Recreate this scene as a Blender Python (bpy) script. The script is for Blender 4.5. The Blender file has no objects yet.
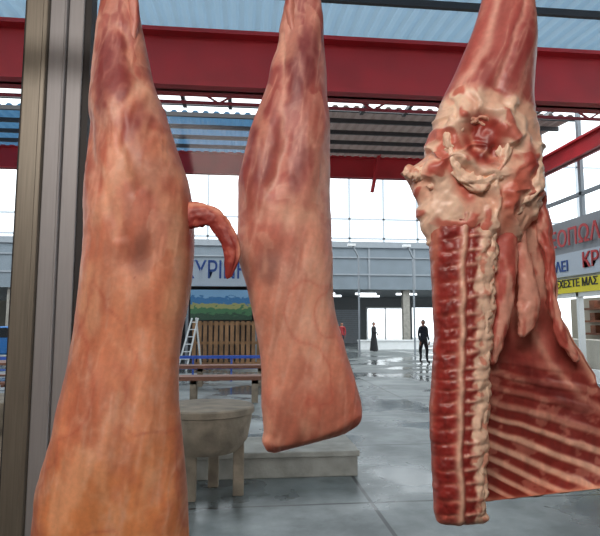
import bpy, bmesh, math, random
import numpy as np
from mathutils import Vector, Matrix
random.seed(3)
sc=bpy.context.scene
sc.view_settings.view_transform='Standard'
# ---------------------------------------------------------------- camera
FPX=540.0; PITCH=math.radians(5.9); YAW=math.radians(6.0)
CAM=Vector((0,0,1.55))
Hh=Vector((math.sin(YAW),math.cos(YAW),0)); Rt=Vector((math.cos(YAW),-math.sin(YAW),0))
Fw=Hh*math.cos(PITCH)+Vector((0,0,math.sin(PITCH))); Up=-Hh*math.sin(PITCH)+Vector((0,0,math.cos(PITCH)))
cd=bpy.data.cameras.new('camera'); cam=bpy.data.objects.new('camera',cd); sc.collection.objects.link(cam)
cam.location=CAM; cam.rotation_euler=(math.pi/2+PITCH,0,-YAW); cd.lens=FPX/600*36; cd.sensor_width=36
cd.clip_start=0.02; cd.clip_end=500
sc.camera=cam
def ray(px,py): return Fw+Rt*((px-300)/FPX)+Up*((268-py)/FPX)
def P(px,py,d): r=ray(px,py); return CAM+r*(d/r.dot(Hh))
def WY(px,py,Y): r=ray(px,py); return CAM+r*(Y/r.y)
def WX(px,py,X): r=ray(px,py); return CAM+r*(X/r.x)
def G(px,py,z=0): r=ray(px,py); return CAM+r*((z-CAM.z)/r.z)
# ---------------------------------------------------------------- helpers
def lin(c):
    return tuple(((x/255)/12.92 if x/255<=0.04045 else ((x/255+0.055)/1.055)**2.4) for x in c)
def mat(name,c,rough=0.6,metal=0.0,noise=0.0,nscale=5,bump=0.0,bscale=30,emis=None,es=0,c2=None,stretch=None,trans=0):
    m=bpy.data.materials.new(name); m.use_nodes=True; nt=m.node_tree; b=nt.nodes['Principled BSDF']
    b.inputs['Roughness'].default_value=rough; b.inputs['Metallic'].default_value=metal
    a=lin(c); b.inputs['Base Color'].default_value=(*a,1)
    tc=nt.nodes.new('ShaderNodeTexCoord'); mp=nt.nodes.new('ShaderNodeMapping'); nt.links.new(tc.outputs['Object'],mp.inputs[0])
    if stretch: mp.inputs['Scale'].default_value=stretch
    if noise>0 or c2:
        n=nt.nodes.new('ShaderNodeTexNoise'); n.inputs['Scale'].default_value=nscale; n.inputs['Detail'].default_value=5
        nt.links.new(mp.outputs[0],n.inputs['Vector'])
        r=nt.nodes.new('ShaderNodeValToRGB'); r.color_ramp.elements[0].position=0.32; r.color_ramp.elements[1].position=0.68
        lo=lin(c2) if c2 else tuple(x*(1-noise) for x in a)
        r.color_ramp.elements[0].color=(*lo,1); r.color_ramp.elements[1].color=(*(a if c2 else tuple(min(1,x*(1+noise)) for x in a)),1)
        nt.links.new(n.outputs['Fac'],r.inputs[0]); nt.links.new(r.outputs[0],b.inputs['Base Color'])
    if bump>0:
        n2=nt.nodes.new('ShaderNodeTexNoise'); n2.inputs['Scale'].default_value=bscale; nt.links.new(mp.outputs[0],n2.inputs['Vector'])
        bp=nt.nodes.new('ShaderNodeBump'); bp.inputs['Strength'].default_value=bump; bp.inputs['Distance'].default_value=0.01
        nt.links.new(n2.outputs['Fac'],bp.inputs['Height']); nt.links.new(bp.outputs[0],b.inputs['Normal'])
    if emis: b.inputs['Emission Color'].default_value=(*lin(emis),1); b.inputs['Emission Strength'].default_value=es
    if trans>0:
        t=nt.nodes.new('ShaderNodeBsdfTranslucent'); t.inputs[0].default_value=(*a,1); mx=nt.nodes.new('ShaderNodeMixShader'); mx.inputs[0].default_value=trans
        out=nt.nodes['Material Output']; nt.links.new(b.outputs[0],mx.inputs[1]); nt.links.new(t.outputs[0],mx.inputs[2]); nt.links.new(mx.outputs[0],out.inputs[0])
    return m
def link(o,parent=None):
    sc.collection.objects.link(o)
    if parent: o.parent=parent
    return o
def empty(name,loc=(0,0,0)):
    e=bpy.data.objects.new(name,None); e.empty_display_size=0.1; sc.collection.objects.link(e); return e
def meshobj(name,verts,faces,m,parent=None,smooth=False):
    me=bpy.data.meshes.new(name); me.from_pydata([tuple(v) for v in verts],[],faces); me.update()
    bm=bmesh.new(); bm.from_mesh(me); bmesh.ops.recalc_face_normals(bm,faces=bm.faces); bm.to_mesh(me); bm.free()
    if m: me.materials.append(m)
    if smooth:
        for p in me.polygons: p.use_smooth=True
    return link(bpy.data.objects.new(name,me),parent)
def boxes(name,lst,m,parent=None,bev=0.0):
    V=[];F=[]
    for (x0,y0,z0,x1,y1,z1) in lst:
        n=len(V)
        V+=[(x0,y0,z0),(x1,y0,z0),(x1,y1,z0),(x0,y1,z0),(x0,y0,z1),(x1,y0,z1),(x1,y1,z1),(x0,y1,z1)]
        F+=[tuple(n+i for i in f) for f in [(0,3,2,1),(4,5,6,7),(0,1,5,4),(1,2,6,5),(2,3,7,6),(3,0,4,7)]]
    o=meshobj(name,V,F,m,parent)
    if bev>0:
        b=o.modifiers.new('b','BEVEL'); b.width=bev; b.segments=2; b.limit_method='ANGLE'
    return o
def beam(a,b,w,h):
    a=Vector(a);b=Vector(b); d=(b-a).normalized(); up=Vector((0,0,1))
    if abs(d.z)>0.95: up=Vector((0,1,0))
    s=d.cross(up).normalized(); u=s.cross(d).normalized()
    V=[]
    for p in (a,b):
        for i,j in ((-1,-1),(1,-1),(1,1),(-1,1)): V.append(p+s*(i*w/2)+u*(j*h/2))
    F=[(0,1,2,3),(7,6,5,4),(0,4,5,1),(1,5,6,2),(2,6,7,3),(3,7,4,0)]
    return V,F
def beams(name,lst,m,parent=None):
    V=[];F=[]
    for (a,b,w,h) in lst:
        v,f=beam(a,b,w,h); n=len(V); V+=v; F+=[tuple(n+i for i in q) for q in f]
    return meshobj(name,V,F,m,parent)
def lathe(name,prof,m,parent=None,n=48,loc=(0,0,0),axis='z'):
    V=[];F=[]
    for (r,z) in prof:
        for i in range(n):
            a=2*math.pi*i/n
            if axis=='z': V.append((loc[0]+r*math.cos(a),loc[1]+r*math.sin(a),loc[2]+z))
            else: V.append((loc[0]+r*math.cos(a),loc[1]+z,loc[2]+r*math.sin(a)))
    for k in range(len(prof)-1):
        for i in range(n): F.append((k*n+i,k*n+(i+1)%n,(k+1)*n+(i+1)%n,(k+1)*n+i))
    F.append(tuple(range(n))[::-1]); F.append(tuple((len(prof)-1)*n+i for i in range(n)))
    o=meshobj(name,V,F,m,parent,True)
    o.modifiers.new('e','EDGE_SPLIT').split_angle=math.radians(35)
    return o
def curve(name,pts,r,m,parent=None):
    c=bpy.data.curves.new(name,'CURVE'); c.dimensions='3D'; c.bevel_depth=r; c.bevel_resolution=4; c.resolution_u=8
    s=c.splines.new('NURBS'); s.points.add(len(pts)-1)
    for i,p in enumerate(pts): s.points[i].co=(*p,1)
    s.use_endpoint_u=True; s.order_u=3; c.materials.append(m)
    return link(bpy.data.objects.new(name,c),parent)
def text(name,body,loc,size,rot,m,parent=None,sx=1.0,ext=0.01):
    c=bpy.data.curves.new(name,'FONT'); c.body=body; c.size=size; c.extrude=ext; c.offset=0.012*size; c.materials.append(m)
    c.align_x='LEFT'; c.align_y='BOTTOM'
    o=bpy.data.objects.new(name,c); link(o,parent); o.location=loc; o.rotation_euler=rot; o.scale=(sx,1,1); return o
def vn(x,y,seed=0):
    x=np.asarray(x,float);y=np.asarray(y,float)
    xi=np.floor(x);yi=np.floor(y);fx=x-xi;fy=y-yi
    fx=fx*fx*(3-2*fx);fy=fy*fy*(3-2*fy)
    def h(a,b):
        v=np.sin(a*127.1+b*311.7+seed*74.7)*43758.5453; return v-np.floor(v)
    return (h(xi,yi)*(1-fx)+h(xi+1,yi)*fx)*(1-fy)+(h(xi,yi+1)*(1-fx)+h(xi+1,yi+1)*fx)*fy
def fbm(x,y,seed=0,o=4):
    s=0;a=0.5;t=0
    for i in range(o): s=s+a*vn(x*2**i+i*3.7,y*2**i+i*1.9,seed+i*7); t+=a; a*=0.5
    return s/t
def ridge(x,y,seed=0,p=6,o=3): return (1-np.abs(2*fbm(x,y,seed,o)-1))**p
def rot(px,py,ang):
    a=math.radians(ang); return px*math.cos(a)+py*math.sin(a), -px*math.sin(a)+py*math.cos(a)
def blob(px,py,cx,cy,rx,ry,ang=0,k=2):
    u,v=rot(px-cx,py-cy,ang); return np.exp(-((u/rx)**2+(v/ry)**2)**(k/2))
def pdist(px,py,pts):
    d=np.full(np.shape(px),1e9)
    for (x0,y0),(x1,y1) in zip(pts[:-1],pts[1:]):
        L=(x1-x0)**2+(y1-y0)**2; t=np.clip(((px-x0)*(x1-x0)+(py-y0)*(y1-y0))/L,0,1)
        d=np.minimum(d,np.hypot(px-x0-t*(x1-x0),py-y0-t*(y1-y0)))
    return d
def line(px,py,pts,w): return np.exp(-(pdist(px,py,pts)/w)**2)
def mixc(c,col,w):
    w=np.clip(w,0,1)[...,None]; return c*(1-w)+np.array(col,float)*w
def sst(x,a,b): t=np.clip((x-a)/(b-a),0,1); return t*t*(3-2*t)
def catmull(K,n):
    K=np.array(K,float); m=len(K); out=[]
    for t in np.linspace(0,m-1,n):
        i=min(int(t),m-2); f=t-i
        p0=K[max(i-1,0)];p1=K[i];p2=K[i+1];p3=K[min(i+2,m-1)]
        out.append(0.5*((2*p1)+(-p0+p2)*f+(2*p0-5*p1+4*p2-p3)*f*f+(-p0+3*p1-3*p2+p3)*f**3))
    return np.array(out)
def meat_mat(name,rough=0.42,bump=0.35,bs=160,sss=0.06,coat=0.25,var=0.1):
    m=bpy.data.materials.new(name); m.use_nodes=True; nt=m.node_tree; b=nt.nodes['Principled BSDF']
    at=nt.nodes.new('ShaderNodeAttribute'); at.attribute_name='Col'
    tc=nt.nodes.new('ShaderNodeTexCoord')
    n=nt.nodes.new('ShaderNodeTexNoise'); n.inputs['Scale'].default_value=bs; n.inputs['Detail'].default_value=6
    nt.links.new(tc.outputs['Object'],n.inputs['Vector'])
    mr=nt.nodes.new('ShaderNodeMapRange'); mr.inputs['From Min'].default_value=0.3; mr.inputs['From Max'].default_value=0.7
    mr.inputs['To Min'].default_value=1-var; mr.inputs['To Max'].default_value=1+var; nt.links.new(n.outputs['Fac'],mr.inputs[0])
    vm=nt.nodes.new('ShaderNodeVectorMath'); vm.operation='SCALE'
    nt.links.new(at.outputs['Color'],vm.inputs[0]); nt.links.new(mr.outputs[0],vm.inputs['Scale'])
    nt.links.new(vm.outputs[0],b.inputs['Base Color'])
    b.inputs['Roughness'].default_value=rough
    b.inputs['Coat Weight'].default_value=coat; b.inputs['Coat Roughness'].default_value=0.3
    b.inputs['Subsurface Weight'].default_value=sss; b.inputs['Subsurface Radius'].default_value=(1,0.4,0.25); b.inputs['Subsurface Scale'].default_value=0.005
    bp=nt.nodes.new('ShaderNodeBump'); bp.inputs['Strength'].default_value=bump; bp.inputs['Distance'].default_value=0.0015
    nt.links.new(n.outputs['Fac'],bp.inputs['Height']); nt.links.new(bp.outputs[0],b.inputs['Normal'])
    return m
MEAT=meat_mat('meat_membrane',0.52,0.2,130,0.08,0.08,0.07); FAT=meat_mat('meat_fat',0.42,0.25,110,0.08,0.15,0.08)
def setcol(me,cols):
    c=np.clip(cols,0,255)/255.0; c=np.where(c<=0.04045,c/12.92,((c+0.055)/1.055)**2.4)
    at=me.color_attributes.new('Col','FLOAT_COLOR','POINT')
    a=np.ones((len(me.vertices),4),np.float32); a[:,:3]=c.reshape(-1,3)
    at.data.foreach_set('color',a.ravel())
def loft(name,rows,D,colf,relf,m,parent,nr=260,nc=150,ex=0.85,depthf=None):
    K=catmull(rows,nr); th=np.linspace(0,2*np.pi,nc,endpoint=False)
    c=np.cos(th);s=np.sin(th)
    cs=np.sign(c)*np.abs(c)**ex; ss=np.sign(s)*np.abs(s)**ex
    f=(cs+1)/2
    px=K[:,0:1]+(K[:,2:3]-K[:,0:1])*f; py=K[:,1:2]+(K[:,3:4]-K[:,1:2])*f
    T=np.maximum(K[:,4:5],0.0005)*ss
    rel=relf(px,py)*np.where(ss>0,1,0.5)
    col=colf(px,py)
    px2=px+rel*c*FPX/D; off=T+rel*s
    dep=depthf(f+0*px,px,py) if depthf is not None else 0*px
    V=[]
    for i in range(nr):
        for j in range(nc):
            V.append(P(px2[i,j],py[i,j],D+dep[i,j])-Hh*off[i,j])
    F=[(i*nc+j,i*nc+(j+1)%nc,(i+1)*nc+(j+1)%nc,(i+1)*nc+j) for i in range(nr-1) for j in range(nc)]
    F.append(tuple(range(nc))[::-1]); F.append(tuple((nr-1)*nc+j for j in range(nc)))
    o=meshobj(name,V,F,m,parent,True); setcol(o.data,col.reshape(-1,3)); return o
def tube(name,pts,D,rad,colf,m,parent,nr=60,nc=24,lump=0.15,seed=0,doff=None,flat=1.0,ls=0.2):
    K=catmull([(p[0],p[1],r,(doff[i] if doff else 0)) for i,(p,r) in enumerate(zip(pts,rad))],nr)
    V=[];C=[]
    for i in range(nr):
        i0=max(i-1,0);i1=min(i+1,nr-1)
        tx,ty=K[i1,0]-K[i0,0],K[i1,1]-K[i0,1]; L=math.hypot(tx,ty)+1e-9; nx,ny=-ty/L,tx/L
        e=1.0
        if i<4: e=math.sin((i+0.3)/4.3*math.pi/2)
        if i>nr-5: e=math.sin((nr-1-i+0.3)/4.3*math.pi/2)
        for j in range(nc):
            a=2*math.pi*j/nc
            r=K[i,2]*e*(1+lump*2*(float(fbm(i*ls+10,(j if j<nc/2 else nc-j)*0.35,seed,3))-0.5)*1.6)
            x=K[i,0]+nx*r*math.cos(a); y=K[i,1]+ny*r*math.cos(a)
            V.append(P(x,y,D)-Hh*(r*math.sin(a)*flat*D/FPX+K[i,3])); C.append((x,y))
    F=[(i*nc+j,i*nc+(j+1)%nc,(i+1)*nc+(j+1)%nc,(i+1)*nc+j) for i in range(nr-1) for j in range(nc)]
    F.append(tuple(range(nc))[::-1]); F.append(tuple((nr-1)*nc+j for j in range(nc)))
    o=meshobj(name,V,F,m,parent,True); C=np.array(C); setcol(o.data,colf(C[:,0],C[:,1])); return o

# ================================================================ MEAT
steel=mat('steel_hook',(170,172,175),0.25,1.0)
def web(c,px,py,seed,ang,w,top,bot):
    u,v=rot(px,py,ang)
    s=ridge(u/10,v/60,seed,7); s2=ridge(u/20,v/38,seed+3,10)
    m=sst(fbm(px/26,py/34,seed+5),0.42,0.6)
    c=mixc(c,top,s*m*w); c=mixc(c,bot,s2*w*0.5)
    return c
def film(c,px,py,seed,w):
    """patchy translucent fat cover with crisp edges over the muscle"""
    wx,wy=warp(px,py,seed,9); f=fbm(wx/22,wy/40,seed+2,3); m=sst(f,0.53,0.57)
    c=mixc(c,(226,176,154),m*w); 
    return mixc(c,(240,204,182),np.exp(-((f-0.55)/0.014)**2)*w*0.6)
def warp(px,py,seed,a=7): return px+a*2*(fbm(px/18,py/26,seed,3)-0.5), py+a*2*(fbm(px/18,py/26,seed+4,3)-0.5)
# ---- left leg
e1=empty('hanging_lamb_leg')
D1=0.92
def col1(px,py):
    c=np.zeros(px.shape+(3,))+np.array((222,148,112.))
    c=mixc(c,(230,150,92),sst(py,370,520)*0.85)  # warm lighting on the lower part painted into the colour
    c=mixc(c,(192,110,92),1-sst(py,160,320))
    c=mixc(c,(160,86,82),(1-sst(py,20,160))*0.85)  # dimmer lighting at the top painted in, along with redder muscle
    st=fbm((px+py*0.15)/8,py/70,3,4); wx,wy=warp(px,py,300)
    c=film(c,px,py,520,0.45*(1-sst(py,230,330)))
    c=mixc(c,(120,48,52),blob(wx,wy,120,88,17,50,-8,6)*0.8)
    c=mixc(c,(130,56,56),blob(wx,wy,150,150,16,52,-24,6)*0.78)
    c=mixc(c,(146,74,68),blob(wx,wy,108,175,11,34,6,6)*0.6)
    c=mixc(c,(130,82,72),blob(wx,wy,153,257,15,20,0,3)*0.65)
    c=mixc(c,(162,92,78),blob(wx,wy,170,210,11,32,-18,4)*0.5)
    c=mixc(c,(230,186,166),line(wx,wy,[(103,20),(100,90),(104,150),(126,200),(134,235)],4)*0.65)
    c=mixc(c,(222,172,154),line(wx,wy,[(128,40),(143,90),(136,120),(134,150),(150,200)],2.6)*0.65)
    c=mixc(c,(222,172,154),line(wx,wy,[(148,100),(166,140),(180,185)],3)*0.6)
    c=mixc(c,(230,184,160),blob(wx,wy,125,214,26,12,12,4)*0.55)
    c=mixc(c,(226,172,144),blob(wx,wy,108,250,16,40,10,2)*0.4)
    c=mixc(c,(242,196,166),line(px,py,[(184,180),(190,235),(184,300),(175,350)],5)*0.6)
    c=mixc(c,(164,64,56),line(px,py,[(188,196),(195,222),(192,246)],6)*0.7)
    c=mixc(c,(200,110,80),blob(px,py,92,420,18,90,14)*0.45)
    c=mixc(c,(176,90,64),line(px,py,[(40,536),(62,440),(82,330)],8)*0.55)
    c=mixc(c,(190,108,82),sst(fbm(px/34,py/60,31,4),0.5,0.68)*0.5)
    c=mixc(c,(246,200,162),sst(fbm(px/26,py/60,12,4),0.53,0.7)*0.45)
    c=web(c,px,py,131,6,0.5,(234,190,168),(244,204,176))
    c=mixc(c,(182,84,66),ridge(wx/40,wy/55,331,26,2)*0.35*sst(py,240,300))
    c=c*(0.88+0.24*st)[...,None]
    spots=sst(vn(px/3.5,py/3.5,9),0.93,0.98)*sst(vn(px/40,py/40,19),0.55,0.8)
    return mixc(c,(160,64,50),spots*0.5)
def rel1(px,py):
    wx,wy=warp(px,py,300)
    r=0.011*blob(wx,wy,120,88,20,56,-8,3)+0.011*blob(wx,wy,152,155,22,56,-24,3)
    r+=0.007*blob(wx,wy,112,195,20,36,5,3)-0.0035*line(wx,wy,[(128,40),(143,90),(136,120),(134,150),(150,200)],5)
    r-=0.004*line(wx,wy,[(96,130),(118,190),(132,240)],7)-0.005*blob(px,py,120,420,40,80)
    r+=0.009*(fbm(px/36,py/54,2,2)-0.5)+0.001*ridge(px/12,py/70,131,10)
    r-=0.005*blob(px,py,150,262,26,16,-20)
    return r
rows1=[(112,-62,122,-62,0.008),(108,-56,128,-56,0.014),(104,-30,134,-30,0.022),(101,0,138,0,0.027),(98,30,142,30,0.032),(95,60,148,60,0.04),(93,90,155,90,0.052),(92,120,166,120,0.062),(91,150,177,150,0.07),
 (90,180,187,180,0.078),(89,210,192,210,0.08),(87,240,193,240,0.078),(84,270,192,270,0.075),(81,300,188,300,0.07),(78,330,181,330,0.066),(72,365,177,365,0.066),(64,400,177,400,0.068),
 (57,430,180,430,0.07),(48,460,183,460,0.07),(41,490,186,490,0.07),(35,520,188,520,0.068),(33,545,189,545,0.064),(36,570,184,575,0.055),(48,592,170,596,0.035),(70,600,150,602,0.01)]
loft('hind_leg_and_saddle',rows1,D1,col1,rel1,MEAT,e1,nr=360,nc=220)
def colred(px,py):
    c=np.zeros(px.shape+(3,))+np.array((146,52,46.)); 
    c=mixc(c,(204,112,94),sst(fbm(px/7,py/9,4),0.48,0.62)*0.6)
    c=mixc(c,(234,174,148),line(px,py,[(186,205),(208,205),(226,216),(240,238),(241,262)],3.2)*0.85); return c
tube('tail_strip',[(182,219),(196,215),(210,217),(221,226),(229,241),(232,258),(227,279)],D1-0.02,[13,11.5,10,10,9,7.5,2.5],colred,MEAT,e1,seed=3,lump=0.22,flat=0.45,nr=90,nc=40,ls=0.09)
# ---- middle leg
e2=empty('hanging_lamb_leg.001')
D2=1.0
def col2(px,py):
    c=np.zeros(px.shape+(3,))+np.array((222,148,124.))
    c=mixc(c,(180,98,90),1-sst(py,160,320))
    c=mixc(c,(152,76,76),(1-sst(py,40,160))*0.75)
    st=fbm((px+py*0.25)/8,py/65,23,4); wx,wy=warp(px,py,320,6)
    c=film(c,px,py,560,0.45*(1-sst(py,230,330)))
    c=mixc(c,(110,42,50),blob(wx,wy,302,78,14,44,8,6)*0.8)
    c=mixc(c,(122,48,52),blob(wx,wy,266,158,13,50,16,6)*0.78)
    c=mixc(c,(130,58,58),blob(wx,wy,306,165,15,46,6,6)*0.72)
    c=mixc(c,(230,182,164),line(wx,wy,[(280,40),(283,100),(288,150),(276,200),(262,225)],2.8)*0.7)
    c=mixc(c,(220,168,154),line(wx,wy,[(322,50),(327,110),(324,170),(327,220)],4)*0.55)
    c=mixc(c,(230,180,158),blob(wx,wy,285,222,30,9,4,4)*0.55)
    c=mixc(c,(226,176,158),blob(px,py,322,235,10,40,0,2)*0.4)
    c=mixc(c,(124,84,76),blob(wx,wy,267,267,14,18,0,3)*0.7)
    c=mixc(c,(160,106,94),blob(wx,wy,300,275,22,14,10)*0.4)
    c=mixc(c,(242,190,162),blob(px,py,300,335,20,44,0)*0.4)
    c=mixc(c,(200,78,68),line(px,py,[(262,446),(290,450),(330,444),(360,420)],6)*0.8)
    c=mixc(c,(214,106,86),line(px,py,[(334,320),(352,380),(360,415)],6)*0.55)
    c=mixc(c,(190,112,94),sst(fbm(px/28,py/50,33,4),0.5,0.68)*0.5)
    c=mixc(c,(246,200,172),sst(fbm(px/24,py/56,14,4),0.53,0.7)*0.45)
    c=web(c,px,py,151,10,0.5,(234,190,172),(244,204,180))
    c=mixc(c,(190,84,70),ridge(wx/38,wy/52,341,26,2)*0.35*sst(py,240,300))
    return c*(0.88+0.24*st)[...,None]
def rel2(px,py):
    wx,wy=warp(px,py,320,6)
    r=0.010*blob(wx,wy,302,80,16,48,8,3)+0.010*blob(wx,wy,266,160,16,52,16,3)+0.009*blob(wx,wy,308,170,17,50,6,3)
    r-=0.003*line(wx,wy,[(280,40),(283,100),(288,150),(276,200)],5)
    r-=0.003*blob(px,py,275,255,26,12,8)
    r+=0.009*(fbm(px/30,py/44,42,2)-0.5)+0.001*ridge(px/12,py/70,151,10)
    r+=0.004*line(px,py,[(264,440),(300,446),(355,415)],6)
    return r
rows2=[(300,-62,308,-62,0.007),(295,-52,312,-52,0.014),(290,-25,318,-25,0.02),(286,0,321,0,0.024),(281,25,323,25,0.03),(276,50,325,50,0.038),(269,75,327,75,0.046),(262,100,328,100,0.055),(255,125,329,125,0.062),(248,150,330,150,0.068),
 (241,180,330,180,0.072),(238,205,330,210,0.074),(237,230,331,235,0.073),(238,258,332,262,0.07),(247,288,333,290,0.066),(255,315,336,315,0.062),(259,345,343,342,0.058),(262,375,351,368,0.055),(263,405,358,388,0.052),
 (264,430,362,403,0.046),(265,445,362,415,0.036),(268,451,358,425,0.022),(274,453,346,433,0.004)]
loft('hind_leg_and_loin',rows2,D2,col2,rel2,MEAT,e2,nr=320,nc=200)
def colten(x,y): return mixc(np.zeros(x.shape+(3,))+np.array((200,134,120.)),(150,60,60),sst(fbm(x/4,y/20,7),0.5,0.7)*0.7)
tube('tendon',[(288,-50),(289,-20),(290,5),(293,30),(300,60)],D2-0.022,[3,4,5,5,2],colten,MEAT,e2,seed=8)
tube('tendon',[(124,-45),(130,-20),(134,5),(134,30),(130,62)],D1-0.022,[3,4,5,4.5,2],colten,MEAT,e1,seed=9)
# ---- right half carcass
e3=empty('hanging_lamb_half_carcass')
D3=0.96
def fatfield(px,py,seed):
    wx=px+16*(fbm(px/24,py/24,seed,3)-0.5)*2; wy=py+16*(fbm(px/24,py/24,seed+9,3)-0.5)*2
    return fbm(wx/19,wy/25,seed+17,3), ridge(wx/20,wy/32,seed+29,3,2)
def col3(px,py):
    c=np.zeros(px.shape+(3,))+np.array((184,96,90.))
    st=fbm((px+py*0.35)/8,py/60,53,3); wx,wy=warp(px,py,360,5)
    c=film(c,px,py,580,0.35)
    c=mixc(c,(140,50,54),blob(wx,wy,508,60,14,46,14,5)*0.75)
    c=mixc(c,(150,58,58),blob(wx,wy,474,88,12,28,30,5)*0.65)
    c=mixc(c,(240,198,180),line(wx,wy,[(490,6),(478,55),(456,95)],4)*0.65)
    c=mixc(c,(234,184,168),line(wx,wy,[(520,5),(500,60),(486,100)],3)*0.65)
    c=mixc(c,(226,172,158),line(wx,wy,[(530,20),(528,95)],4)*0.55)
    c=web(c,px,py,171,20,0.5,(234,190,172),(238,196,178))
    f,rg=fatfield(px,py,61)
    w=sst(py+34*(f-0.5)-0.15*(px-480),98,110)
    c=mixc(c,(248,218,194),w*0.97)
    c=mixc(c,(228,164,140),w*sst(1-rg,0.4,0.8)*0.45)
    c=mixc(c,(192,88,76),w*sst(f,0.60,0.68)*0.7)
    c=mixc(c,(156,52,44),blob(wx,wy,474,150,18,24,-20,6)*0.95)
    c=mixc(c,(112,32,30),blob(wx,wy,478,158,8,9,0,3)*0.7)
    c=mixc(c,(230,168,142),line(px,py,[(458,138),(466,156),(486,166)],2.5)*0.7)
    c=mixc(c,(176,70,58),line(px,py,[(466,130),(484,146),(490,164)],3)*0.5)
    c=mixc(c,(190,80,68),line(wx,wy,[(425,178),(440,170),(452,182),(462,205)],5)*0.7)
    c=mixc(c,(164,60,54),blob(wx,wy,519,168,7,18,-12,3)*0.75)
    c=mixc(c,(196,100,82),blob(wx,wy,502,205,9,30,0,3)*0.7)
    return c*(0.9+0.2*st)[...,None]
def rel3(px,py):
    f,rg=fatfield(px,py,61); w=sst(py,96,124); wx,wy=warp(px,py,360,5)
    r=0.009*blob(wx,wy,508,60,18,48,14,3)+0.007*blob(wx,wy,472,92,14,30,30,3)-0.004*line(wx,wy,[(520,5),(500,60),(486,100)],4)
    r+=w*(0.011*(rg-0.3)+0.020*(f-0.5))
    r-=0.012*blob(px,py,474,150,16,22,-20,6)
    r+=0.007*(line(px,py,[(448,134),(468,120),(492,126),(502,150)],5)+line(px,py,[(448,135),(450,162),(470,182),(494,180)],5))
    return r
rows3=[(500,-60,508,-60,0.008),(494,-50,514,-50,0.014),(487,-25,526,-25,0.024),(482,0,533,0,0.03),(474,28,535,28,0.038),(463,55,534,55,0.046),(453,78,533,78,0.05),(443,98,532,98,0.054),(436,118,535,116,0.056),
 (431,138,540,134,0.056),(424,156,542,152,0.054),(410,168,541,166,0.052),(406,178,540,178,0.05),(412,190,538,190,0.048),(419,205,537,205,0.045),(424,225,533,222,0.038),(430,245,520,240,0.02),(436,252,505,248,0.004)]
loft('leg_and_pelvic_fat',rows3,D3,col3,rel3,FAT,e3,nr=360,nc=260,ex=0.9)
def sph(px,py):
    return ((py+4.0*np.sin(py/31)+5*(vn(py/23,py*0+3.3,5)-0.5)+0.10*(px-455)+2.5*(fbm(px/12,py/12,6)-0.5))/(13.2))
def spx(px,py):
    return px-(np.interp(py,[190,260,330,400,450,525],[470,461,461,459,458,462])-460)+3.5*(fbm(px/30,py/15,85)-0.5)
def tickf(px,py):
    q=sph(px,py); ph=q%1.0; k=np.floor(q); amp=0.5+0.5*vn(k+0.5,k*0+0.5,44)
    return np.exp(-((ph-0.5)/0.15)**2)*amp,ph,k
def colS(px,py):
    x=spx(px,py); n=fbm(px/7,py/8,81,3); tick,ph,k=tickf(px,py)
    c=np.zeros(px.shape+(3,))+np.array((152,48,44.))
    c=mixc(c,(118,34,34),sst(fbm(px/8,py/10,181,3),0.5,0.65)*0.6)
    c=mixc(c,(216,146,124),(1-sst(x,430,437))*0.8)
    c=mixc(c,(228,172,150),tick*sst(x,440,450)*(1-sst(x,452,456))*0.8)
    c=mixc(c,(206,136,114),tick*sst(x,432,440)*0.35*(1-sst(x,440,450)))
    c=mixc(c,(242,202,178),np.exp(-((x-456)/3.8)**2)*0.95)
    body=sst(x,459,462)*(1-sst(x,471,475))
    c=mixc(c,(136,42,38),body*0.9); c=mixc(c,(246,212,190),body*tick*0.95)
    fat=sst(x+9*(fbm(px/9,py/13,281,3)-0.5)+1.5*np.sin(2*np.pi*(ph+0.2)),467,472)
    c=mixc(c,(248,218,194),fat*0.97)
    c=mixc(c,(206,112,94),fat*sst(n,0.6,0.7)*0.55)
    c=mixc(c,(228,180,154),sst(py,508,520)*0.4)
    return c*(0.88+0.24*fbm(px/4,py/9,83,3))[...,None]
def relS(px,py):
    x=spx(px,py); tick,ph,k=tickf(px,py)
    r=-0.003*tick*np.exp(-((x-444)/8)**2)+0.004*np.exp(-((x-456)/3.6)**2)
    r+=0.003*tick*np.exp(-((x-466)/6)**2)-0.003*np.exp(-((x-461)/2)**2)
    r+=sst(x,468,475)*(0.002*np.abs(np.sin(np.pi*(ph+0.2)))+0.013*(fbm(px/10,py/14,88,2)-0.42))
    r+=0.007*(fbm(px/9,py/12,89,3)-0.5)
    return r
rowsS=[(420,188,500,188,0.02),(424,210,497,210,0.03),(428,235,494,235,0.032),(431,265,492,265,0.033),(433,300,492,300,0.033),(434,340,490,340,0.032),(432,375,489,375,0.032),(430,410,487,410,0.032),(431,440,485,440,0.032),(432,470,484,470,0.031),
 (433,495,485,495,0.03),(434,512,486,510,0.026),(437,521,486,518,0.018),(445,525,482,523,0.004)]
loft('split_backbone',rowsS,D3-0.005,colS,relS,FAT,e3,nr=440,nc=180)
RP=14.0
def ribph(px,py):
    dx=np.maximum(px-484,0); return (py-dx*(0.22-0.0034*380))/(1+0.0034*dx)+3.5*(fbm(px/25,py/25,190,2)-0.5)
def ribf(px,py):
    a=ribph(px,py); ph=(a/RP)%1.0; wd=0.17+0.08*vn(np.floor(a/RP),a*0+1,9)
    return np.exp(-((ph-0.5)/wd)**4), sst(a,345,372)
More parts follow.
